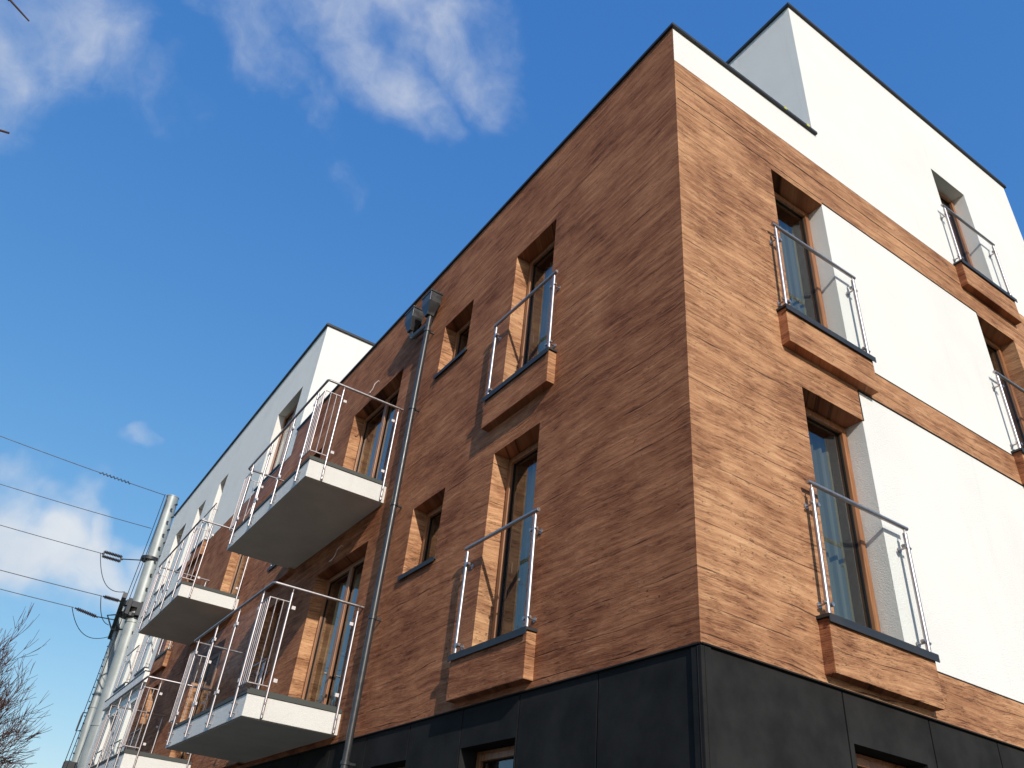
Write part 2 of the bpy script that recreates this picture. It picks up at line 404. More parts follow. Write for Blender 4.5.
# ---------------------------------------------------------------- windows
def window(W, o, idx):
    u0, u1, z0, z1, t = o
    w = MB(); f = -DEP
    fw = .045
    # outer frame
    def ring(mb, a, b, c, d_, wd, d0, d1):
        wbox(mb, W, a, a+wd, d0, d1, c, d_); wbox(mb, W, b-wd, b, d0, d1, c, d_)
        wbox(mb, W, a+wd, b-wd, d0, d1, c, c+wd); wbox(mb, W, a+wd, b-wd, d0, d1, d_-wd, d_)
    ring(w, u0+.002, u1-.002, z0+.002, z1-.002, fw, f-.07, f)
    root = w.build('window', M['frame'], B, bevel=.005)
    sash = MB(); pane = MB(); hd = MB(); gasket = MB()
    a, b = u0+fw-.012, u1-fw+.012
    leaves = [(a, b)]
    if t in ('door',) or (t in ('pent', 'frenchw') and u1-u0 > 1.2):
        m = (u0+u1)/2; leaves = [(a, m-.002), (m+.002, b)]
    for (p, q) in leaves:
        ring(sash, p, q, z0+fw-.012, z1-fw+.012, .058, f-.075, f+.014)
        ring(gasket, p+.058, q-.058, z0+fw+.046, z1-fw-.046, .008, f-.045, f-.020)
        pane.quad(W(p+.056, f-.035, z0+fw+.042), W(q-.056, f-.035, z0+fw+.042), W(q-.056, f-.035, z1-fw-.042), W(p+.056, f-.035, z1-fw-.042))
    sash.build('sash', M['frame'], root, bevel=.006)
    gasket.build('gasket', M['black'], root)
    pane.build('pane', M['glass'], root)
    for k_, mb_ in REV[(W.__name__, u0, z0)].items():
        if mb_.f:
            rv_ = mb_.build('reveal', M['wood_lit' if k_ == 'wood' and W is LW else k_], root, recalc=False)  # long facade jambs are brightened in colour as if sunlit
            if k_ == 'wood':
                rv_.data.materials.append(M['wood_shade'])
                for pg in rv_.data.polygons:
                    if abs(pg.normal.z) > .5: pg.material_index = 1  # level faces of the reveal get shade painted into their colour
    # handle
    if t != 'small' and t != 'ground':
        p, q = leaves[0]; hu = q-.036 if W is LW else p+.036
        hz = z0+1.02
        hd.tube([W(hu, f-.09, hz), W(hu, f-.13, hz), W(hu, f-.135, hz-.11)], .009, 6)
        hd.build('window_handle', M['steel'], root, smooth=True)
    # curtain: folded sheet behind part of the glass
    rnd = random.Random(idx*13+5)
    cu = MB()
    spans = [(u0+.05, u1-.05)]
    if t == 'small': spans = [(u0+.3, u1-.05)]
    elif t == 'french' and W is RW: spans = [(u0+.42*(u1-u0), u1-.04)]
    elif t == 'door': spans = [((u0+u1)/2+.0, u1-.04), (u0+.04, u0+.25)]
    elif t == 'ground': spans = []
    elif W is LW and t == 'french' and idx < 10: spans = [(u0+.04, u1-.04)]
    elif rnd.random() < .25: spans = [(u0+.25*(u1-u0), u1-.05)]
    for (c0, c1) in spans:
        n = max(8, int((c1-c0)/.02)); pts = []
        for i in range(n+1):
            uu = c0+(c1-c0)*i/n
            pts.append((uu, f-.22+.022*math.sin(uu*58+rnd.random()*.5)+.01*math.sin(uu*23)))
        for (p1, p2) in zip(pts, pts[1:]):
            cu.quad(W(p1[0], p1[1], z0+.04), W(p2[0], p2[1], z0+.04), W(p2[0], p2[1], z1-.03), W(p1[0], p1[1], z1-.03))
    if cu.f: cu.build('curtain', M['curtain' if W is LW else 'sheer'], root, smooth=True, recalc=False)
    if t == 'small':
        s = MB(); wbox(s, W, u0-.04, u1+.04, -DEP, .035, z0-.004, z0+.022); wbox(s, W, u0-.04, u1+.04, .030, .036, z0-.035, z0-.002)
        s.build('sill', M['dark'], root)
    if t in ('pent',):
        s = MB(); wbox(s, W, u0-.03, u1+.03, -DEP, .035, z0-.004, z0+.022); s.build('sill', M['dark'], root)
    return root
def balustrade(W, o, white=False):
    """boxed out sill with a dark cap, glass guard with steel posts and handrail"""
    u0, u1, z0, z1, t = o
    c = (u0+u1)/2; h = max(.66, (u1-u0)/2+.21); D = .10
    bx = MB(); wbox(bx, W, c-h, c+h, -.03, D, z0-.43, z0-.022)
    sb = bx.build('sill_box', M['white' if white else 'wood'], B, bevel=.008)
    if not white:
        sb.data.materials.append(M['wood_shade'])
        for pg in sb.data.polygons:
            if pg.normal.y < -.5 or pg.normal.z < -.5: pg.material_index = 1  # undersides and faces turned like the long facade carry painted shade
    cap = MB(); wbox(cap, W, c-h-.02, c+h+.02, -DEP-.0, D+.025, z0-.02, z0+.004)
    wbox(cap, W, c-h-.02, c+h+.02, D+.018, D+.025, z0-.06, z0-.0205)
    cap.build('sill_cap', M['dark'], sb)
    # the bit of the cap inside the opening sits between the jambs
    r = D-.02; zt = z0+1.135
    hr = MB(); hr.tube([W(c-h-.01, r, zt), W(c+h+.01, r, zt)], .020, 14)
    root = hr.build('balustrade', M['steel'], B, smooth=True)
    for s in (-1, 1):
        pu = c+s*(h-.035)
        p = MB(); p.tube([W(pu, r, z0+.004), W(pu, r, zt-.055)], .0195, 12)
        p.tube([W(pu, r, zt-.056), W(pu, r, zt-.012)], .007, 8)
        p.tube([W(pu, r, z0+.003), W(pu, r, z0+.012)], .034, 12)
        p.build('post', M['steel'], root, smooth=True)
        for zz in (zt-.19, z0+.10):
            k = MB()
            k.tube([W(pu-s*.015, r, zz), W(pu-s*.062, r, zz)], .014, 8)
            k.tube([W(pu-s*.045, r+.02, zz), W(pu-s*.045, r-.02, zz)], .018, 8)
            k.tube([W(pu, r, zz), W(pu, -.03, zz)], .009, 8)
            k.tube([W(pu+s*.012, r, zz+.0), W(pu+s*.045, r, zz)], .012, 8)
            k.tube([W(pu, 0.0, zz), W(pu, .008, zz)], .026, 10)
            k.build('glass_clamp', M['steel'], root, smooth=True)
    g = MB(); g.quad(W(c-h+.075, r, z0+.05), W(c+h-.075, r, z0+.05), W(c+h-.075, r, zt-.07), W(c-h+.075, r, zt-.07))
    g.build('glass_panel', M['rail_glass'], root)
    return root
i = 0
for W, lst in ((LW, Lf+Lg), (RW, Rf+Rg)):
    for o in lst:
        window(W, o, i); i += 1
        if o[4] == 'french': balustrade(W, o)
        if o[4] == 'frenchw': balustrade(W, o, True)
# ---------------------------------------------------------------- balconies
def balcony(ur, zb, zt, zr, rail_l=3.66):
    ul = ur+rail_l-.02; D = 1.2
    s = MB(); wbox(s, LW, ur, ul, -.02, D, zb, zt-.05)
    root = s.build('balcony', M['slab'], B, bevel=.006)
    u = MB(); wbox(u, LW, ur+.03, ul-.03, .0, D-.03, zb-.006, zb-.001); u.build('slab_soffit', M['soffit'], root)
    dk = MB(); wbox(dk, LW, ur-.015, ul+.015, .0, D+.015, zt-.049, zt-.004); dk.build('deck', M['deck'], root)
    dr = MB(); wbox(dr, LW, ur+.015, ur+.04, .05, D-.02, zt-.003, zt+.02); dr.build('deck_edging', M['deck'], root)
    q = -.045
    a, b, f = ur+q, ul-q, D-q     # rail line outside the slab
    hr = MB(); hr.tube([LW(a, .0, zr), LW(a, f-.02, zr), LW(a+.02, f, zr), LW(b-.02, f, zr), LW(b, f-.02, zr), LW(b, 0, zr)], .019, 12)
    hr.build('handrail', M['steel'], root, smooth=True)
    posts = [(a, .07), (a, .98), (a+.34, f), (a+1.34, f), (b-1.34, f), (b-.34, f), (b, .98), (b, .07)]
    for (pu, pd) in posts:
        p = MB(); p.tube([LW(pu, pd, zb+.01), LW(pu, pd, zr-.07)], .017, 10)
        p.tube([LW(pu, pd, zr-.071), LW(pu, pd, zr-.012)], .007, 6)
        # brackets to the slab edge
        iu = 0 if f-.01 < pd else (1 if pu < (a+b)/2 else -1)
        for zz in (zb+.06, zb+.17):
            e = (pu+iu*.045, pd if iu else pd-.045)
            p.tube([LW(pu, pd, zz), LW(e[0], e[1], zz)], .010, 8)
            p.tube([LW(pu-iu*.018, pd+(0 if iu else .018), zz), LW(pu-iu*.03, pd+(0 if iu else .03), zz)], .014, 8)
        p.build('post', M['steel'], root, smooth=True)
    # barred corner frames
    zt1, zb1 = zr-.19, zt+.06
    for (cu, du, dv) in ((a, 1, 1), (b, -1, 1)):
        k = MB()
        k.tube([LW(cu, .98, zt1), LW(cu, f, zt1), LW(cu+du*.34, f, zt1)], .009, 8)
        k.tube([LW(cu, .98, zb1), LW(cu, f, zb1), LW(cu+du*.34, f, zb1)], .009, 8)
        k.tube([LW(cu, f, zb1), LW(cu, f, zt1)], .009, 8)
        for j in (1, 2): k.tube([LW(cu, .98+(f-.98)*j/3, zb1), LW(cu, .98+(f-.98)*j/3, zt1)], .007, 6)
        for j in (1, 2, 3): k.tube([LW(cu+du*.34*j/4, f, zb1), LW(cu+du*.34*j/4, f, zt1)], .007, 6)
        k.build('barred_corner', M['steel'], root, smooth=True)
    # glass infill with clamps
    def gp(p, q2):
        g = MB(); (x0, y0), (x1, y1) = p, q2
        n = (Vector((x1-x0, y1-y0, 0))).normalized(); m = Vector((-n.y, n.x, 0))*.004
        A = Vector((x0, y0, 0))+n*.05; C = Vector((x1, y1, 0))-n*.05
        g.quad(LW(A.x, A.y, zb1-.02), LW(C.x, C.y, zb1-.02), LW(C.x, C.y, zt1+.02), LW(A.x, A.y, zt1+.02)); g.build('glass_panel', M['rail_glass'], root)
        for (e, sgn) in ((Vector((x0, y0, 0)), 1), (Vector((x1, y1, 0)), -1)):
            for z in (zb1+.08, zt1-.06):
                v = e+n*sgn*.055; cl = MB()
                cs = []
                for zz in (z-.022, z+.022):
                    for (aa, bb) in ((-.024, -.012), (.024, -.012), (.024, .012), (-.024, .012)):
                        w2 = v+n*aa+m.normalized()*bb; cs.append(LW(w2.x, w2.y, zz))
                cl.hexa(cs)
                cl.build('glass_clamp', M['paint'], root, bevel=.003)
    gp((a, .07), (a, .98)); gp((a+.34, f), (a+1.34, f)); gp((a+1.34, f), (b-1.34, f)); gp((b-1.34, f), (b-.34, f)); gp((b, .98), (b, .07))
    return root
balcony(6.12, .085, .385, 1.665)
balcony(6.12, 3.215, 3.53, 4.79)
balcony(13.08, .085, .385, 1.655)
balcony(13.08, 3.255, 3.55, 4.88)
# white ledge below the white upper wall at the far end
lg = MB(); wbox(lg, LW, 20.98, 26.9, -.03, .12, 3.08, 3.36); o_ = lg.build('render_ledge', M['white'], B, bevel=.01)
lg = MB(); wbox(lg, LW, 20.96, 26.92, -.01, .135, 3.361, 3.38); lg.build('ledge_flashing', M['dark'], o_)
# cable ends left for wall lamps over the balcony doors
for (u, z) in ((7.42, 6.02), (7.42, 2.92), (14.3, 2.92), (14.3, 6.02)):
    c = MB(); c.tube([LW(u, -.01, z+.02), LW(u, .03, z+.03), LW(u+.03, .07, z-.04), LW(u+.05, .08, z-.14), LW(u+.10, .10, z-.20)], .006, 6)
    c.tube([LW(u+.09, .10, z-.20), LW(u+.15, .11, z-.21)], .010, 6)
    c.build('lamp_cable', M['paint'], B, smooth=True)
# ---------------------------------------------------------------- rainwater pipe with two hoppers
def hopper(mb, cu, cd, z1):
    def ring(w, d, z): return [LW(cu-w, cd-d, z), LW(cu+w, cd-d, z), LW(cu+w, cd+d, z), LW(cu-w, cd+d, z)]
    prof = [(.165, .11, z1), (.165, .11, z1-.03), (.150, .10, z1-.035), (.145, .095, z1-.20), (.065, .06, z1-.38), (.055, .055, z1-.42)]
    n0 = len(mb.v)
    for p in prof: mb.v += ring(*p)
    for k in range(len(prof)-1):
        for j in range(4):
            a = n0+4*k+j; b = n0+4*k+(j+1) % 4
            mb.f.append((a, b, b+4, a+4))
    mb.f.append((n0, n0+1, n0+2, n0+3)); e = n0+4*(len(prof)-1); mb.f.append((e, e+1, e+2, e+3))
PU, PD = 5.42, .115
dp = MB(); dp.tube([LW(PU, PD, -G+.1), LW(PU, PD, 6.24)], .042, 18)
D = dp.build('downpipe', M['zinc'], B, smooth=True)
h = MB(); hopper(h, PU, .135, 6.60); h.build('hopper', M['zinc'], D, bevel=.004)
h = MB(); hopper(h, 6.04, .135, 6.66); h.build('hopper', M['zinc'], D, bevel=.004)
e = MB(); e.tube([LW(6.04, PD, 6.30), LW(6.04, PD, 6.20), LW(6.00, PD, 6.13), LW(5.92, PD, 6.09), LW(PU+.02, PD, 6.02)], .046, 14); e.build('elbow', M['zinc'], D, smooth=True)
for z in (5.9, 4.45, 2.9, 1.35, -.3, -1.8):
    e = MB(); e.tube([LW(PU, PD, z-.02), LW(PU, PD, z+.02)], .053, 18); wbox(e, LW, PU-.012, PU+.012, -.01, PD, z-.012, z+.012)
    e.build('pipe_clip', M['zinc'], D, smooth=True)
for u in (PU, 6.04):
    sc_ = MB(); wbox(sc_, LW, u-.06, u+.06, -.02, .10, 6.44, 6.56); sc_.build('roof_outlet', M['zinc'], D)
# ---------------------------------------------------------------- power line
CAMX, CAMY, CAMZ = 3.80131501, -3.87571342, -1.69319936
def at(az, Dd, tan): 
    a = math.radians(az); return (CAMX+Dd*math.cos(a), CAMY+Dd*math.sin(a), CAMZ+Dd*tan)
def pole(name, az, Dd, tan, r0, r1, bolts_az, nb, ztop_b, zbot_b, label, lean=(0, 0)):
    top = at(az, Dd, tan); x, y, z = top
    root = empty(name, (x, y, 0)); tag(root, label, 'utility pole', 'steel utility poles beside the apartment block')
    o = (x, y, 0)
    t = MB(); H = z+G
    n = 9
    t.tube([(x+lean[0]*(1-i/n), y+lean[1]*(1-i/n), -G+H*i/n) for i in range(n+1)], [r0+(r1-r0)*i/n for i in range(n+1)], 28)
    def put(mb, nm, mt, **k):
        ob = mb.build(nm, mt, None, origin=o, **k); ob.parent = root; ob.location = (0, 0, 0); return ob
    put(t, 'shaft', M['galv'], smooth=True)
    c = MB()
    for f_ in (.42, .66):
        zz = -G+H*f_; rr = r0+(r1-r0)*f_; xx = x+lean[0]*(1-f_); yy = y+lean[1]*(1-f_)
        c.tube([(xx, yy, zz-.05), (xx, yy, zz+.05)], rr+.02, 28)
    c.tube([(x, y, z-.001), (x, y, z+.03)], r1+.012, 28)
    put(c, 'flange', M['galv'], smooth=True)
    for b in range(nb):
        zz = zbot_b+(ztop_b-zbot_b)*b/(nb-1); rr = r0+(r1-r0)*((zz+G)/H)
        an = math.radians(bolts_az+(14 if b % 2 else -14))
        dx, dy = math.cos(an), math.sin(an)
        bl = .09 if r0 > .32 else .05
        f_ = 1-(zz+G)/H; xx = x+lean[0]*f_; yy = y+lean[1]*f_
        s = MB(); s.tube([(xx+dx*(rr-.02), yy+dy*(rr-.02), zz), (xx+dx*(rr+bl), yy+dy*(rr+bl), zz)], .014+.008*(r0 > .32), 6)
        s.tube([(xx+dx*(rr+bl-.015), yy+dy*(rr+bl-.015), zz), (xx+dx*(rr+bl+.01), yy+dy*(rr+bl+.01), zz)], .045 if r0 > .32 else .026, 6)
        put(s, 'step_bolt', M['wire'])
    return root, put, Vector(top)
az1, D1 = 173.42, 32.0
p1, put1, T1 = pole('utility_pole', az1, D1, .4035, .345, .235, az1-180+28, 46, T1z if False else 10.9, -1.0, 'tall galvanised steel pole with step bolts, standing nearest the white gable end', lean=(.06, .60))
# bands on the first pole
bd = MB()
for tn in (.3225,):
    zz = CAMZ+D1*tn; bd.tube([(T1.x, T1.y, zz-.06), (T1.x, T1.y, zz+.06)], .335, 24)
put1(bd, 'band', M['wire'], smooth=True)
bd = MB(); zz = CAMZ+D1*.262
for dz in (-.22, .18): bd.tube([(T1.x, T1.y, zz+dz-.06), (T1.x, T1.y, zz+dz+.06)], .365, 24)
bd.box(T1.x-.05, T1.x+.55, T1.y-.25, T1.y-.13, zz-.30, zz+.26)
bd.box(T1.x+.25, T1.x+.45, T1.y-.30, T1.y+.35, zz+.02, zz+.22)
bd.box(T1.x+.30, T1.x+.50, T1.y+.10, T1.y+.30, zz-.25, zz+.02)
bd.tube([(T1.x+.3, T1.y-.3, zz-.3), (T1.x+.5, T1.y-.75, zz-.5), (T1.x+.4, T1.y-.45, zz-.9), (T1.x+.33, T1.y-.1, zz-.8)], .03, 6)
put1(bd, 'bracket', M['wire'], bevel=0)
cb = MB()
for (da) in (-.06, .05):
    cb.tube([(T1.x+.36-.008*k_, T1.y-.28+da+.01*math.sin(k_), T1.z-.1-k_*.9) for k_ in range(14)], .014, 5)
put1(cb, 'conduit', M['wire'])
az2, D2 = 173.80, 34.5
p2, put2, T2 = pole('utility_pole', az2, D2, .262, .21, .15, az2-180-70, 34, 6.6, -1.6, 'second, shorter steel pole standing just behind and left of the tall one', lean=(0, .50))
hz = T2.z-.25
ca = MB()
d = (Vector(at(174.12, 30.2, 0))-Vector(at(174.12, 36.0, 0))); d.z = 0; d.normalize(); m_ = Vector((-d.y, d.x, 0))
c0 = Vector((T2.x, T2.y, hz))+m_*(-.0)
far = c0-d*1.9; near = c0+d*4.0
h0 = 8.25
near = Vector(at(174.12, h0/.2767, .2767)); far = Vector(at(174.07, h0/.2289, .2289))
dd = (near-far).normalized(); mm = dd.cross(Vector((0, 0, 1))).normalized()
cc = []
for P_ in (far, near):
    for (s1, s2) in ((-1, -1), (1, -1), (1, 1), (-1, 1)): cc.append(tuple(P_+mm*.07*s1+Vector((0, 0, .09))*s2))
ca.hexa(cc); 
midp = far.lerp(near, .45)
ca.tube([tuple(midp), (T2.x, T2.y, midp.z-.02)], .09, 8)
ca.tube([tuple(far.lerp(near, .62)), (T1.x, T1.y-.1, midp.z)], .06, 8)
put2(ca, 'crossarm', M['wire'])
cb2 = MB(); bxp = at(az2-.12, D2-.2, .100); cb2.box(bxp[0]-.2, bxp[0]+.2, bxp[1]-.2, bxp[1]+.22, bxp[2]-1.2, bxp[2]+.1)
put2(cb2, 'switch_box', M['dark'], bevel=.02)
cg = MB()
for k_, tn in enumerate((.150,)):
    q1 = Vector(at(az2+.0, D2-.1, tn)); q2 = Vector(at(az2+.22, D2-.2, tn-.004))
    cg.tube([q1, (q1+q2)/2+Vector((0, -.05, .06)), q2, q2-Vector((0, 0, .5)), q1-Vector((0, 0, .6))], .022, 6)
put2(cg, 'cable_loop', M['wire'])
def insul(put, a, b, double=False):
    a, b = Vector(a), Vector(b); d_ = (b-a); L_ = d_.length; n_ = 11
    i_ = MB()
    offs = (-.085, .085) if double else (0,)
    for of in offs:
        pts = []; rs = []
        for k in range(n_*2+1):
            pts.append(a+d_*(k/(n_*2))+Vector((0, 0, of))); rs.append(.075 if k % 2 else .032)
        i_.tube(pts, rs, 10)
    i_.tube([a-d_*.12, a], .03, 6); i_.tube([b, b+d_*.12], .03, 6)
    if double:
        for q in (a, b): i_.tube([q-Vector((0, 0, .12)), q+Vector((0, 0, .12))], .03, 6)
    put(i_, 'insulator', M['ins'], smooth=True)
# wires: start at the poles and run off over the open ground to the left
def wirething(pts, label, r=.013):
    w = MB(); pts = [Vector(p) for p in pts]
    w.tube(pts, r, 5)
    o = w.build('overhead_wire', M['wire'], None, smooth=True)
    tag(o, label, 'overhead wire'); return o
def line_to(start, az, tan, y_end=-62, xref=None):
    st = Vector(start); a = math.radians(az)
    # a point of the line on the vertical plane x = start.x + slight slope
    t = (st.x-CAMX)/math.cos(a); q = Vector((st.x, CAMY+t*math.sin(a), CAMZ+t*tan))
    out = []
    Lh = (q-st).length
    for k in range(41):
        s_ = (k/40.)**1.3*abs(y_end-st.y)
        f_ = s_/Lh
        p = st.lerp(q, f_) if f_ <= 1 else st+(q-st)*f_
        # hanging curve: passes through both points with a light belly
        p = Vector(p); p.z = st.z+(q.z-st.z)*f_+.0032*(s_*s_-s_*Lh)
        out.append(p)
    return out
s1 = at(173.95, 32.0, .4043)
w1 = line_to(s1, -175.18, .4133)
earth_wire = wirething(w1, 'top earth wire running left from the tip of the tall pole', .014)
s2 = at(174.13-.1, 32.3, .3596)
wirething(line_to(s2, -176.45, .3603), 'second wire from the top, meeting the tall pole against the cloud')
i3a, i3b = at(175.15, 32.0, .3152), at(176.25, 32.0, .3160)
insul(put1, i3b, i3a, True)
l3 = MB(); l3.tube([at(175.1, 32.0, .3153), at(173.9, 31.8, .3335)], .02, 6); 
l3 = MB(); l3.tube([at(175.15, 32.0, .3153), at(173.7, 31.8, .3205)], .02, 6); put1(l3, 'tension_link', M['wire'])
wirething(line_to(at(176.4, 32, .3162), -177.48, .3168), 'middle wire with a double insulator between it and the tall pole')
i4a, i4b = at(174.35, 30.0, .2690), at(175.25, 30.0, .2698)
insul(put2, i4b, i4a)
wirething(line_to(at(175.4, 30.0, .2699), -178.58, .2707), 'fourth wire from the top, ending at the upper end of the black crossarm')
i5a, i5b = at(175.3, 32.6, .2470), at(176.5, 32.6, .2505)
insul(put2, i5b, i5a)
l5 = MB(); l5.tube([i5a, at(174.1, 32.6, .2478)], .02, 6); put2(l5, 'tension_link', M['wire'])
wirething(line_to(at(176.7, 32.6, .2511), -179.03, .2518), 'lowest wire, ending at the middle of the black crossarm')
def loop(a, b, sag, side):
    a, b = Vector(a), Vector(b); pts = []
    for k in range(15):
        t = k/14; p = a.lerp(b, t); p.z -= sag*4*t*(1-t)*(1-.35*t); pts.append(p)
    l = MB(); l.tube(pts, .013, 5); put2(l, 'jumper_cable', M['wire'], smooth=True)
loop(at(176.45, 32, .3160), at(174.2, 30.0, .2800), .62, 0)
loop(at(175.45, 30, .2695), at(174.4, 32, .2410), .30, 0)
loop(at(176.8, 32.6, .2508), at(174.1, 35.8, .2295), .62, 0)
# spiral damper wound on the top wire near the tall pole
hx = MB(); ww = [Vector(p) for p in w1]
def along(d_):
    for a_, b_ in zip(ww, ww[1:]):
        L_ = (b_-a_).length
        if d_ <= L_: return a_.lerp(b_, d_/L_), (b_-a_).normalized()
        d_ -= L_
pts_ = []
for k_ in range(97):
    p_, d_ = along(1.35+1.15*k_/96); e_ = d_.cross(Vector((0, 0, 1))).normalized(); g_ = d_.cross(e_)
    pts_.append(p_+(e_*math.cos(k_*.55)+g_*math.sin(k_*.55))*.045)
hx.tube(pts_, .012, 4)
hd_ = hx.build('spiral_damper', M['wire'], None); hd_.parent = earth_wire
# ---------------------------------------------------------------- bare trees
def tree(name, base, H, label, mat, seedv, spread=.55, depth=6, nlimb=9, lean=(0, 0), keep=None, trunk_r=.16, twig=.006, clear=.25, extra=None, leaves=0, group=None, dirbias=None):
    R = random.Random(seedv)
    root = empty(name, (base[0], base[1], 0)); tag(root, label, 'tree', group)
    tr = MB(); cr = MB()
    b = Vector((base[0], base[1], -G))
    def grow(mb, p, d, L_, r, lvl):
        seg = 4 if lvl < 3 else 3
        pts = [p]; rs = [r]; q = p.copy(); dv = d.copy()
        r2 = max(twig*.6, r*.55)
        for k in range(seg):
            dv = (dv+Vector((R.uniform(-1, 1), R.uniform(-1, 1), R.uniform(-.5, 1)))*.13+Vector((0, 0, .05 if lvl > 1 else .02))).normalized()
            q = q+dv*(L_/seg)
            if keep is not None and not keep(q): return
            pts.append(q.copy()); rs.append(r+(r2-r)*(k+1)/seg)
        mb.tube(pts, rs, 6 if lvl < 3 else 4 if lvl < 5 else 3, cap=False)
        if lvl >= depth: return
        nk = R.choice((3, 4, 4)) if lvl < 3 else R.choice((3, 4, 5))
        for c in range(nk):
            t = R.uniform(.35, 1.) if c else 1.
            ii = min(seg, max(1, int(round(t*seg))))
            pp = pts[ii]
            side = dv.orthogonal().normalized(); side.rotate(Matrix.Rotation(R.uniform(0, 6.28), 3, dv))
            nd = (dv*(1.0 if c == 0 else .75)+side*R.uniform(.35, .75)*(0.45 if c == 0 else 1)+Vector((0, 0, .10))).normalized()
            grow(mb if lvl > 0 else cr, pp, nd, L_*R.uniform(.58, .80), max(twig, rs[ii]*R.uniform(.5, .72)), lvl+1)
    top = b+Vector((lean[0], lean[1], H*.42))
    n = 8; pts = []; rs = []
    for k in range(n+1):
        t = k/n; p = b.lerp(top, t)+Vector((.06*math.sin(3*t*3), .05*math.cos(4*t), 0)); pts.append(p); rs.append(trunk_r*(1.25-.25*t if t < .15 else 1-.38*t))
    tr.tube(pts, rs, 12)
    for k in range(nlimb):
        t = clear+(1-clear)*(k+1)/nlimb; ii = min(n, int(round(t*n))); p = pts[ii]
        an = k*2.4+R.uniform(-.4, .4)
        if dirbias is not None: an = dirbias+R.uniform(-1, 1)*1.3
        dz = R.uniform(.55, 1.2)
        nd = Vector((math.cos(an)*spread, math.sin(an)*spread, dz*spread+.25)).normalized()
        grow(cr, p, nd, H*.26*R.uniform(.8, 1.1), rs[ii]*.62, 1)
    if extra: extra(cr, pts)
    o = (base[0], base[1], 0)
    a = tr.build('trunk', M['bark'], None, smooth=True, origin=o, recalc=False); a.parent = root; a.location = (0, 0, 0)
    c = cr.build('crown', mat, None, origin=o, recalc=False); c.parent = root; c.location = (0, 0, 0)
    return root
def camaz(p):
    return math.degrees(math.atan2(p.y-CAMY, p.x-CAMX)) % 360
t1 = at(182.4, 26, 0)
tree('bare_tree', (t1[0], t1[1]), 6.9, 'leafless tree with fine reddish twigs left of the utility poles', M['bark2'], 11, spread=.62, depth=6, nlimb=18, trunk_r=.22, twig=.0075, clear=.35)
t2 = at(178.6, 44, 0)
tree('bare_tree', (t2[0], t2[1]), 6.4, 'distant leafless treetop showing at the bottom left edge below the larger crown', M['bark2'], 23, spread=.6, depth=5, nlimb=10, trunk_r=.15, twig=.012)
# a tree beside the viewpoint: only two twig ends reach into view at the top left
def twigs(cr, pts):
    A = Vector(at(197.0, 4.6, 1.13)); tip = Vector(at(193.3, 4.6, 1.0)) 
    def dirpt(v, D_): return v
    for path in TWIG_PATHS:
        P = [Vector(pts[6])]+[Vector(q) for q in path]
        n = len(P)
        cr.tube(P, [.03, .016]+[max(.0042, .010-.0018*k) for k in range(n-2)], 6)
        for q in path[-3:-1]:
            q = Vector(q); cr.tube([q-Vector((.004, 0, .010)), q+Vector((0, 0, .004)), q+Vector((.004, 0, .012))], [.004, .0085, .003], 6)
TWIG_PATHS = [
 [(-1.30, -5.55, 1.7), (-.80, -5.30, 2.55), 'a', 'b', 'c'], [(-2.0, -5.8, 1.1), 'd', 'e', 'f']]
DIRS = dict(a=(1, 1, 1))
def ray_pt(v, s): return (CAMX+v[0]*s, CAMY+v[1]*s, CAMZ+v[2]*s)
TD = {'a': (-0.6559, -0.2497, 0.7124), 'b': (-0.6676, -0.2269, 0.7091), 'c': (-0.6780, -0.2061, 0.7055), 'd': (-0.7530, -0.2262, 0.6179), 'e': (-0.7559, -0.1994, 0.6236), 'f': (-0.7564, -0.1851, 0.6274), }
TW = dict(a=ray_pt(TD['a'], 5.6), b=ray_pt(TD['b'], 5.5), c=ray_pt(TD['c'], 5.45), d=ray_pt(TD['d'], 6.0), e=ray_pt(TD['e'], 5.9), f=ray_pt(TD['f'], 5.85))
TWIG_PATHS = [[TW.get(q, q) if isinstance(q, str) else q for q in p] for p in TWIG_PATHS]
t3 = (-3.4, -7.2)
tree('bare_tree', t3, 8.5, 'leafless tree just left of the viewpoint whose twig tips enter the top left corner', M['bark'], 31, spread=.6, depth=4, nlimb=8,
     trunk_r=.14, twig=.006, keep=lambda p: 205 < camaz(p) < 300, extra=twigs)
# ---------------------------------------------------------------- ground
def sheet(name, x0, x1, y0, y1, z, mat):
    g = MB(); g.quad((x0, y0, z-G), (x1, y0, z-G), (x1, y1, z-G), (x0, y1, z-G)); o = g.build(name, mat); return tag(o, kind='structure')
sheet('ground', -600, 600, -600, 600, 0, M['grass'])
def sbox(name, x0, x1, y0, y1, z0, z1, mat):
    g = MB(); g.box(x0, x1, y0, y1, z0-G, z1-G); return tag(g.build(name, mat, bevel=.01), kind='structure')
sbox('pavement', -30, 6.0, -5.2, -.04, -.1, .10, M['paving'])
sbox('pavement', .02, 6.0, -.036, 16, -.1, .10, M['paving'])
sbox('kerb', -30, 6.12, -5.32, -5.204, -.1, .12, M['kerb'])
sheet('road', -80, 60, -12.5, -5.33, .006, M['asphalt'])
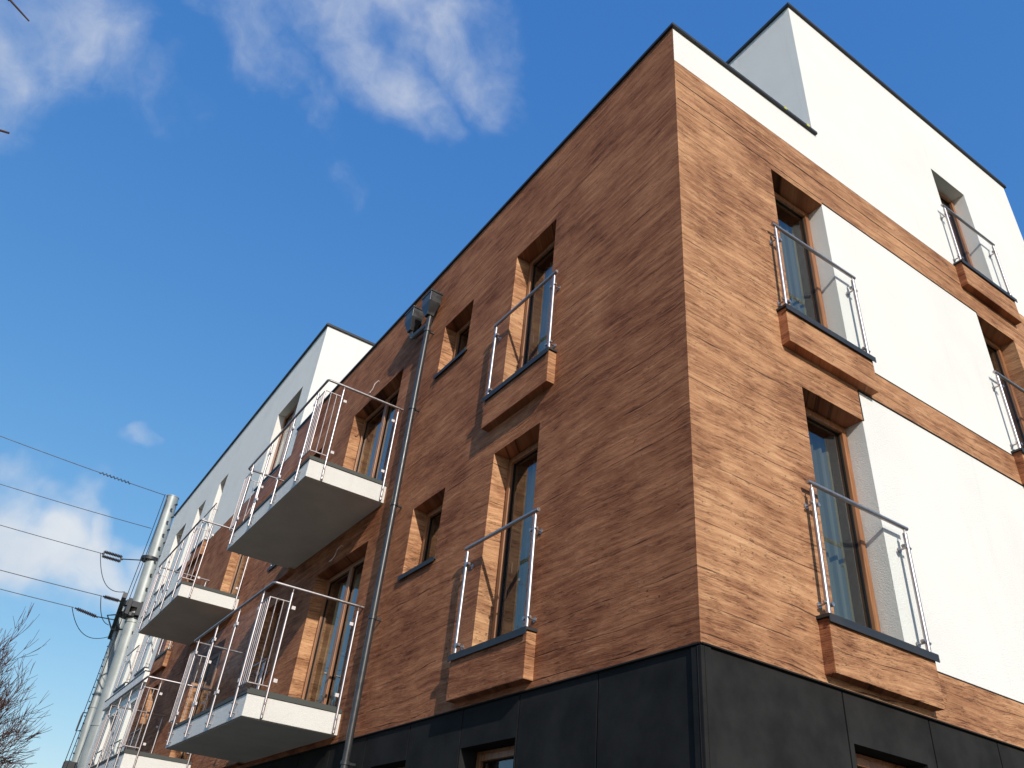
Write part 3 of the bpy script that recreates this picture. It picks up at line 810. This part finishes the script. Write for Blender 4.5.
# ---------------------------------------------------------------- camera
r_yaw, r_pitch, r_roll = 1.04203994, .601327378, .107785702
fw = Vector((-math.sin(r_yaw)*math.cos(r_pitch), math.cos(r_yaw)*math.cos(r_pitch), math.sin(r_pitch)))
rt = Vector((math.cos(r_yaw), math.sin(r_yaw), 0)); up = rt.cross(fw)
rt2 = rt*math.cos(r_roll)+up*math.sin(r_roll); up2 = -rt*math.sin(r_roll)+up*math.cos(r_roll)
cam = bpy.data.cameras.new('camera'); co = bpy.data.objects.new('camera', cam); COL.objects.link(co)
mtx = Matrix.Identity(4)
for i_ in range(3): mtx[i_][0] = rt2[i_]; mtx[i_][1] = up2[i_]; mtx[i_][2] = -fw[i_]
mtx.translation = Vector((CAMX, CAMY, CAMZ+G)); co.matrix_world = mtx
cam.sensor_width = 36; cam.lens = 794.934988/1024*36; cam.clip_end = 3000; cam.clip_start = .05
S.camera = co
# ---------------------------------------------------------------- sun and sky
sd = Vector((1, -.25, .525)).normalized()
sun = bpy.data.lights.new('sun', 'SUN'); sun.energy = 4.2; sun.angle = math.radians(.53); sun.color = (1, .945, .86)
so = bpy.data.objects.new('sun', sun); so.rotation_euler = sd.to_track_quat('Z', 'Y').to_euler(); COL.objects.link(so)
so.location = sd*30
w = bpy.data.worlds.new('World'); S.world = w; w.use_nodes = True
nt = w.node_tree; nt.nodes.clear()
def wn(t, ins=None, **kw):
    d_ = nt.nodes.new(t)
    for k, v in kw.items(): setattr(d_, k, v)
    for k, v in (ins or {}).items():
        if isinstance(v, bpy.types.NodeSocket): nt.links.new(v, d_.inputs[k])
        else: d_.inputs[k].default_value = v
    return d_
sky = wn('ShaderNodeTexSky'); sky.sky_type = 'NISHITA'; sky.sun_disc = False
sky.sun_elevation = math.asin(sd.z); sky.sun_rotation = math.atan2(sd.x, sd.y)
sky.air_density = 1.0; sky.dust_density = .6; sky.ozone_density = 2.2
SKY_STR = .095; A_R, A_G, A_B = .98, 2.06, 4.6
tc = wn('ShaderNodeTexCoord').outputs['Generated']
dirn = wn('ShaderNodeVectorMath', {0: tc}, operation='NORMALIZE').outputs[0]
sep = wn('ShaderNodeSeparateColor', {0: sky.outputs[0]})
gm = wn('ShaderNodeCombineXYZ', {k_: wn('ShaderNodeMath', {0: sep.outputs[k_], 1: g_}, operation='POWER').outputs[0] for k_, g_ in enumerate((1.05, .69, .34))}).outputs[0]
hs = wn('ShaderNodeVectorMath', {0: gm, 1: (A_R, A_G, A_B)}, operation='MULTIPLY').outputs[0]
def wm(op, a, b=0., clamp=False):
    d_ = wn('ShaderNodeMath', {0: a, 1: b}, operation=op); d_.use_clamp = clamp; return d_.outputs[0]
CLOUDS = [((-0.6794, -0.2130, 0.7022), 0.15, 0.78), ((-0.6765, -0.1672, 0.7172), 0.13, 0.85), ((-0.6909, -0.1132, 0.7140), 0.11, 0.65), ((-0.7036, -0.0657, 0.7075), 0.08, 0.5), ((-0.5981, -0.0359, 0.8006), 0.13, 0.88), ((-0.6309, -0.0066, 0.7759), 0.09, 0.6), ((-0.6149, 0.0375, 0.7877), 0.09, 0.6), ((-0.5511, 0.0486, 0.8331), 0.13, 0.8), ((-0.5722, 0.1193, 0.8114), 0.11, 0.8), ((-0.6377, 0.0893, 0.7651), 0.08, 0.45), ((-0.5880, 0.1638, 0.7921), 0.07, 0.55), ((-0.4919, 0.1595, 0.8559), 0.12, 0.88), ((-0.5162, 0.2045, 0.8317), 0.1, 0.75), ((-0.5387, 0.2281, 0.8111), 0.05, 0.45), ((-0.6740, 0.1331, 0.7266), 0.06, 0.4), ((-0.9509, -0.0439, 0.3065), 0.1, 1.5), ((-0.9583, -0.0105, 0.2856), 0.085, 1.55), ((-0.9550, 0.0250, 0.2956), 0.08, 1.5), ((-0.9529, 0.0660, 0.2959), 0.06, 1.4), ((-0.9479, 0.1003, 0.3024), 0.045, 1.1), ((-0.9342, -0.0681, 0.3501), 0.045, 1.1), ((-0.9201, 0.0617, 0.3869), 0.03, 0.55), ((-0.9582, -0.0847, 0.2734), 0.16, 1), ((-0.1858, 0.6273, 0.7563), 0.2, 0.15), ((-0.6964, -0.2744, 0.6631), 0.2, 0.9), ((-0.4543, 0.0638, 0.8885), 0.2, 0.85), ]
warp = wn('ShaderNodeTexNoise', {'Vector': dirn, 'Scale': 5.0, 'Detail': 4.})
wv = wn('ShaderNodeVectorMath', {0: warp.outputs['Color'], 1: (.5, .5, .5)}, operation='SUBTRACT').outputs[0]
wv = wn('ShaderNodeVectorMath', {0: wv, 3: .24}, operation='SCALE').outputs[0]
dw = wn('ShaderNodeVectorMath', {0: dirn, 1: wv}, operation='ADD').outputs[0]
lob = None
for (c_, rad, amp) in CLOUDS:
    dist = wn('ShaderNodeVectorMath', {0: dw, 1: c_}, operation='DISTANCE').outputs['Value']
    mr = wn('ShaderNodeMapRange', {0: dist, 1: 0., 2: rad, 3: amp, 4: 0.}); mr.interpolation_type = 'SMOOTHSTEP'
    lob = mr.outputs[0] if lob is None else wm('MAXIMUM', lob, mr.outputs[0])
n1 = wn('ShaderNodeTexNoise', {'Vector': dw, 'Scale': 7.5, 'Detail': 9., 'Roughness': .58}).outputs['Fac']
n2 = wn('ShaderNodeTexNoise', {'Vector': dirn, 'Scale': 22., 'Detail': 6., 'Roughness': .6}).outputs['Fac']
dens = wm('ADD', lob, wm('MULTIPLY', wm('SUBTRACT', n1, .5), 1.5))
dens = wm('ADD', dens, wm('MULTIPLY', wm('SUBTRACT', n2, .5), .6))
dens = wm('MULTIPLY', dens, wm('MULTIPLY', lob, 3., clamp=True))
cov = wn('ShaderNodeMapRange', {0: dens, 1: .06, 2: 1.45, 3: 0., 4: .84}); cov.interpolation_type = 'SMOOTHSTEP'
shade = wn('ShaderNodeMapRange', {0: n1, 1: .35, 2: .7, 3: 0., 4: 1.})
cc_ = wn('ShaderNodeMix', {0: shade.outputs[0]}, data_type='RGBA')
cc_.inputs[6].default_value = (6.6, 7.2, 8.2, 1); cc_.inputs[7].default_value = (8.8, 8.9, 9.0, 1)
mx = wn('ShaderNodeMix', {0: cov.outputs[0]}, data_type='RGBA')
nt.links.new(hs, mx.inputs[6]); nt.links.new(cc_.outputs[2], mx.inputs[7])
bg = wn('ShaderNodeBackground', {'Strength': SKY_STR}); nt.links.new(mx.outputs[2], bg.inputs[0])
wo = wn('ShaderNodeOutputWorld'); nt.links.new(bg.outputs[0], wo.inputs[0])
S.view_settings.view_transform = 'Standard'; S.view_settings.look = 'None'; S.view_settings.exposure = 0; S.view_settings.gamma = 1
S.cycles.sample_clamp_direct = 6; S.cycles.sample_clamp_indirect = 4; S.cycles.max_bounces = 8; S.cycles.transparent_max_bounces = 24; S.cycles.use_denoising = True
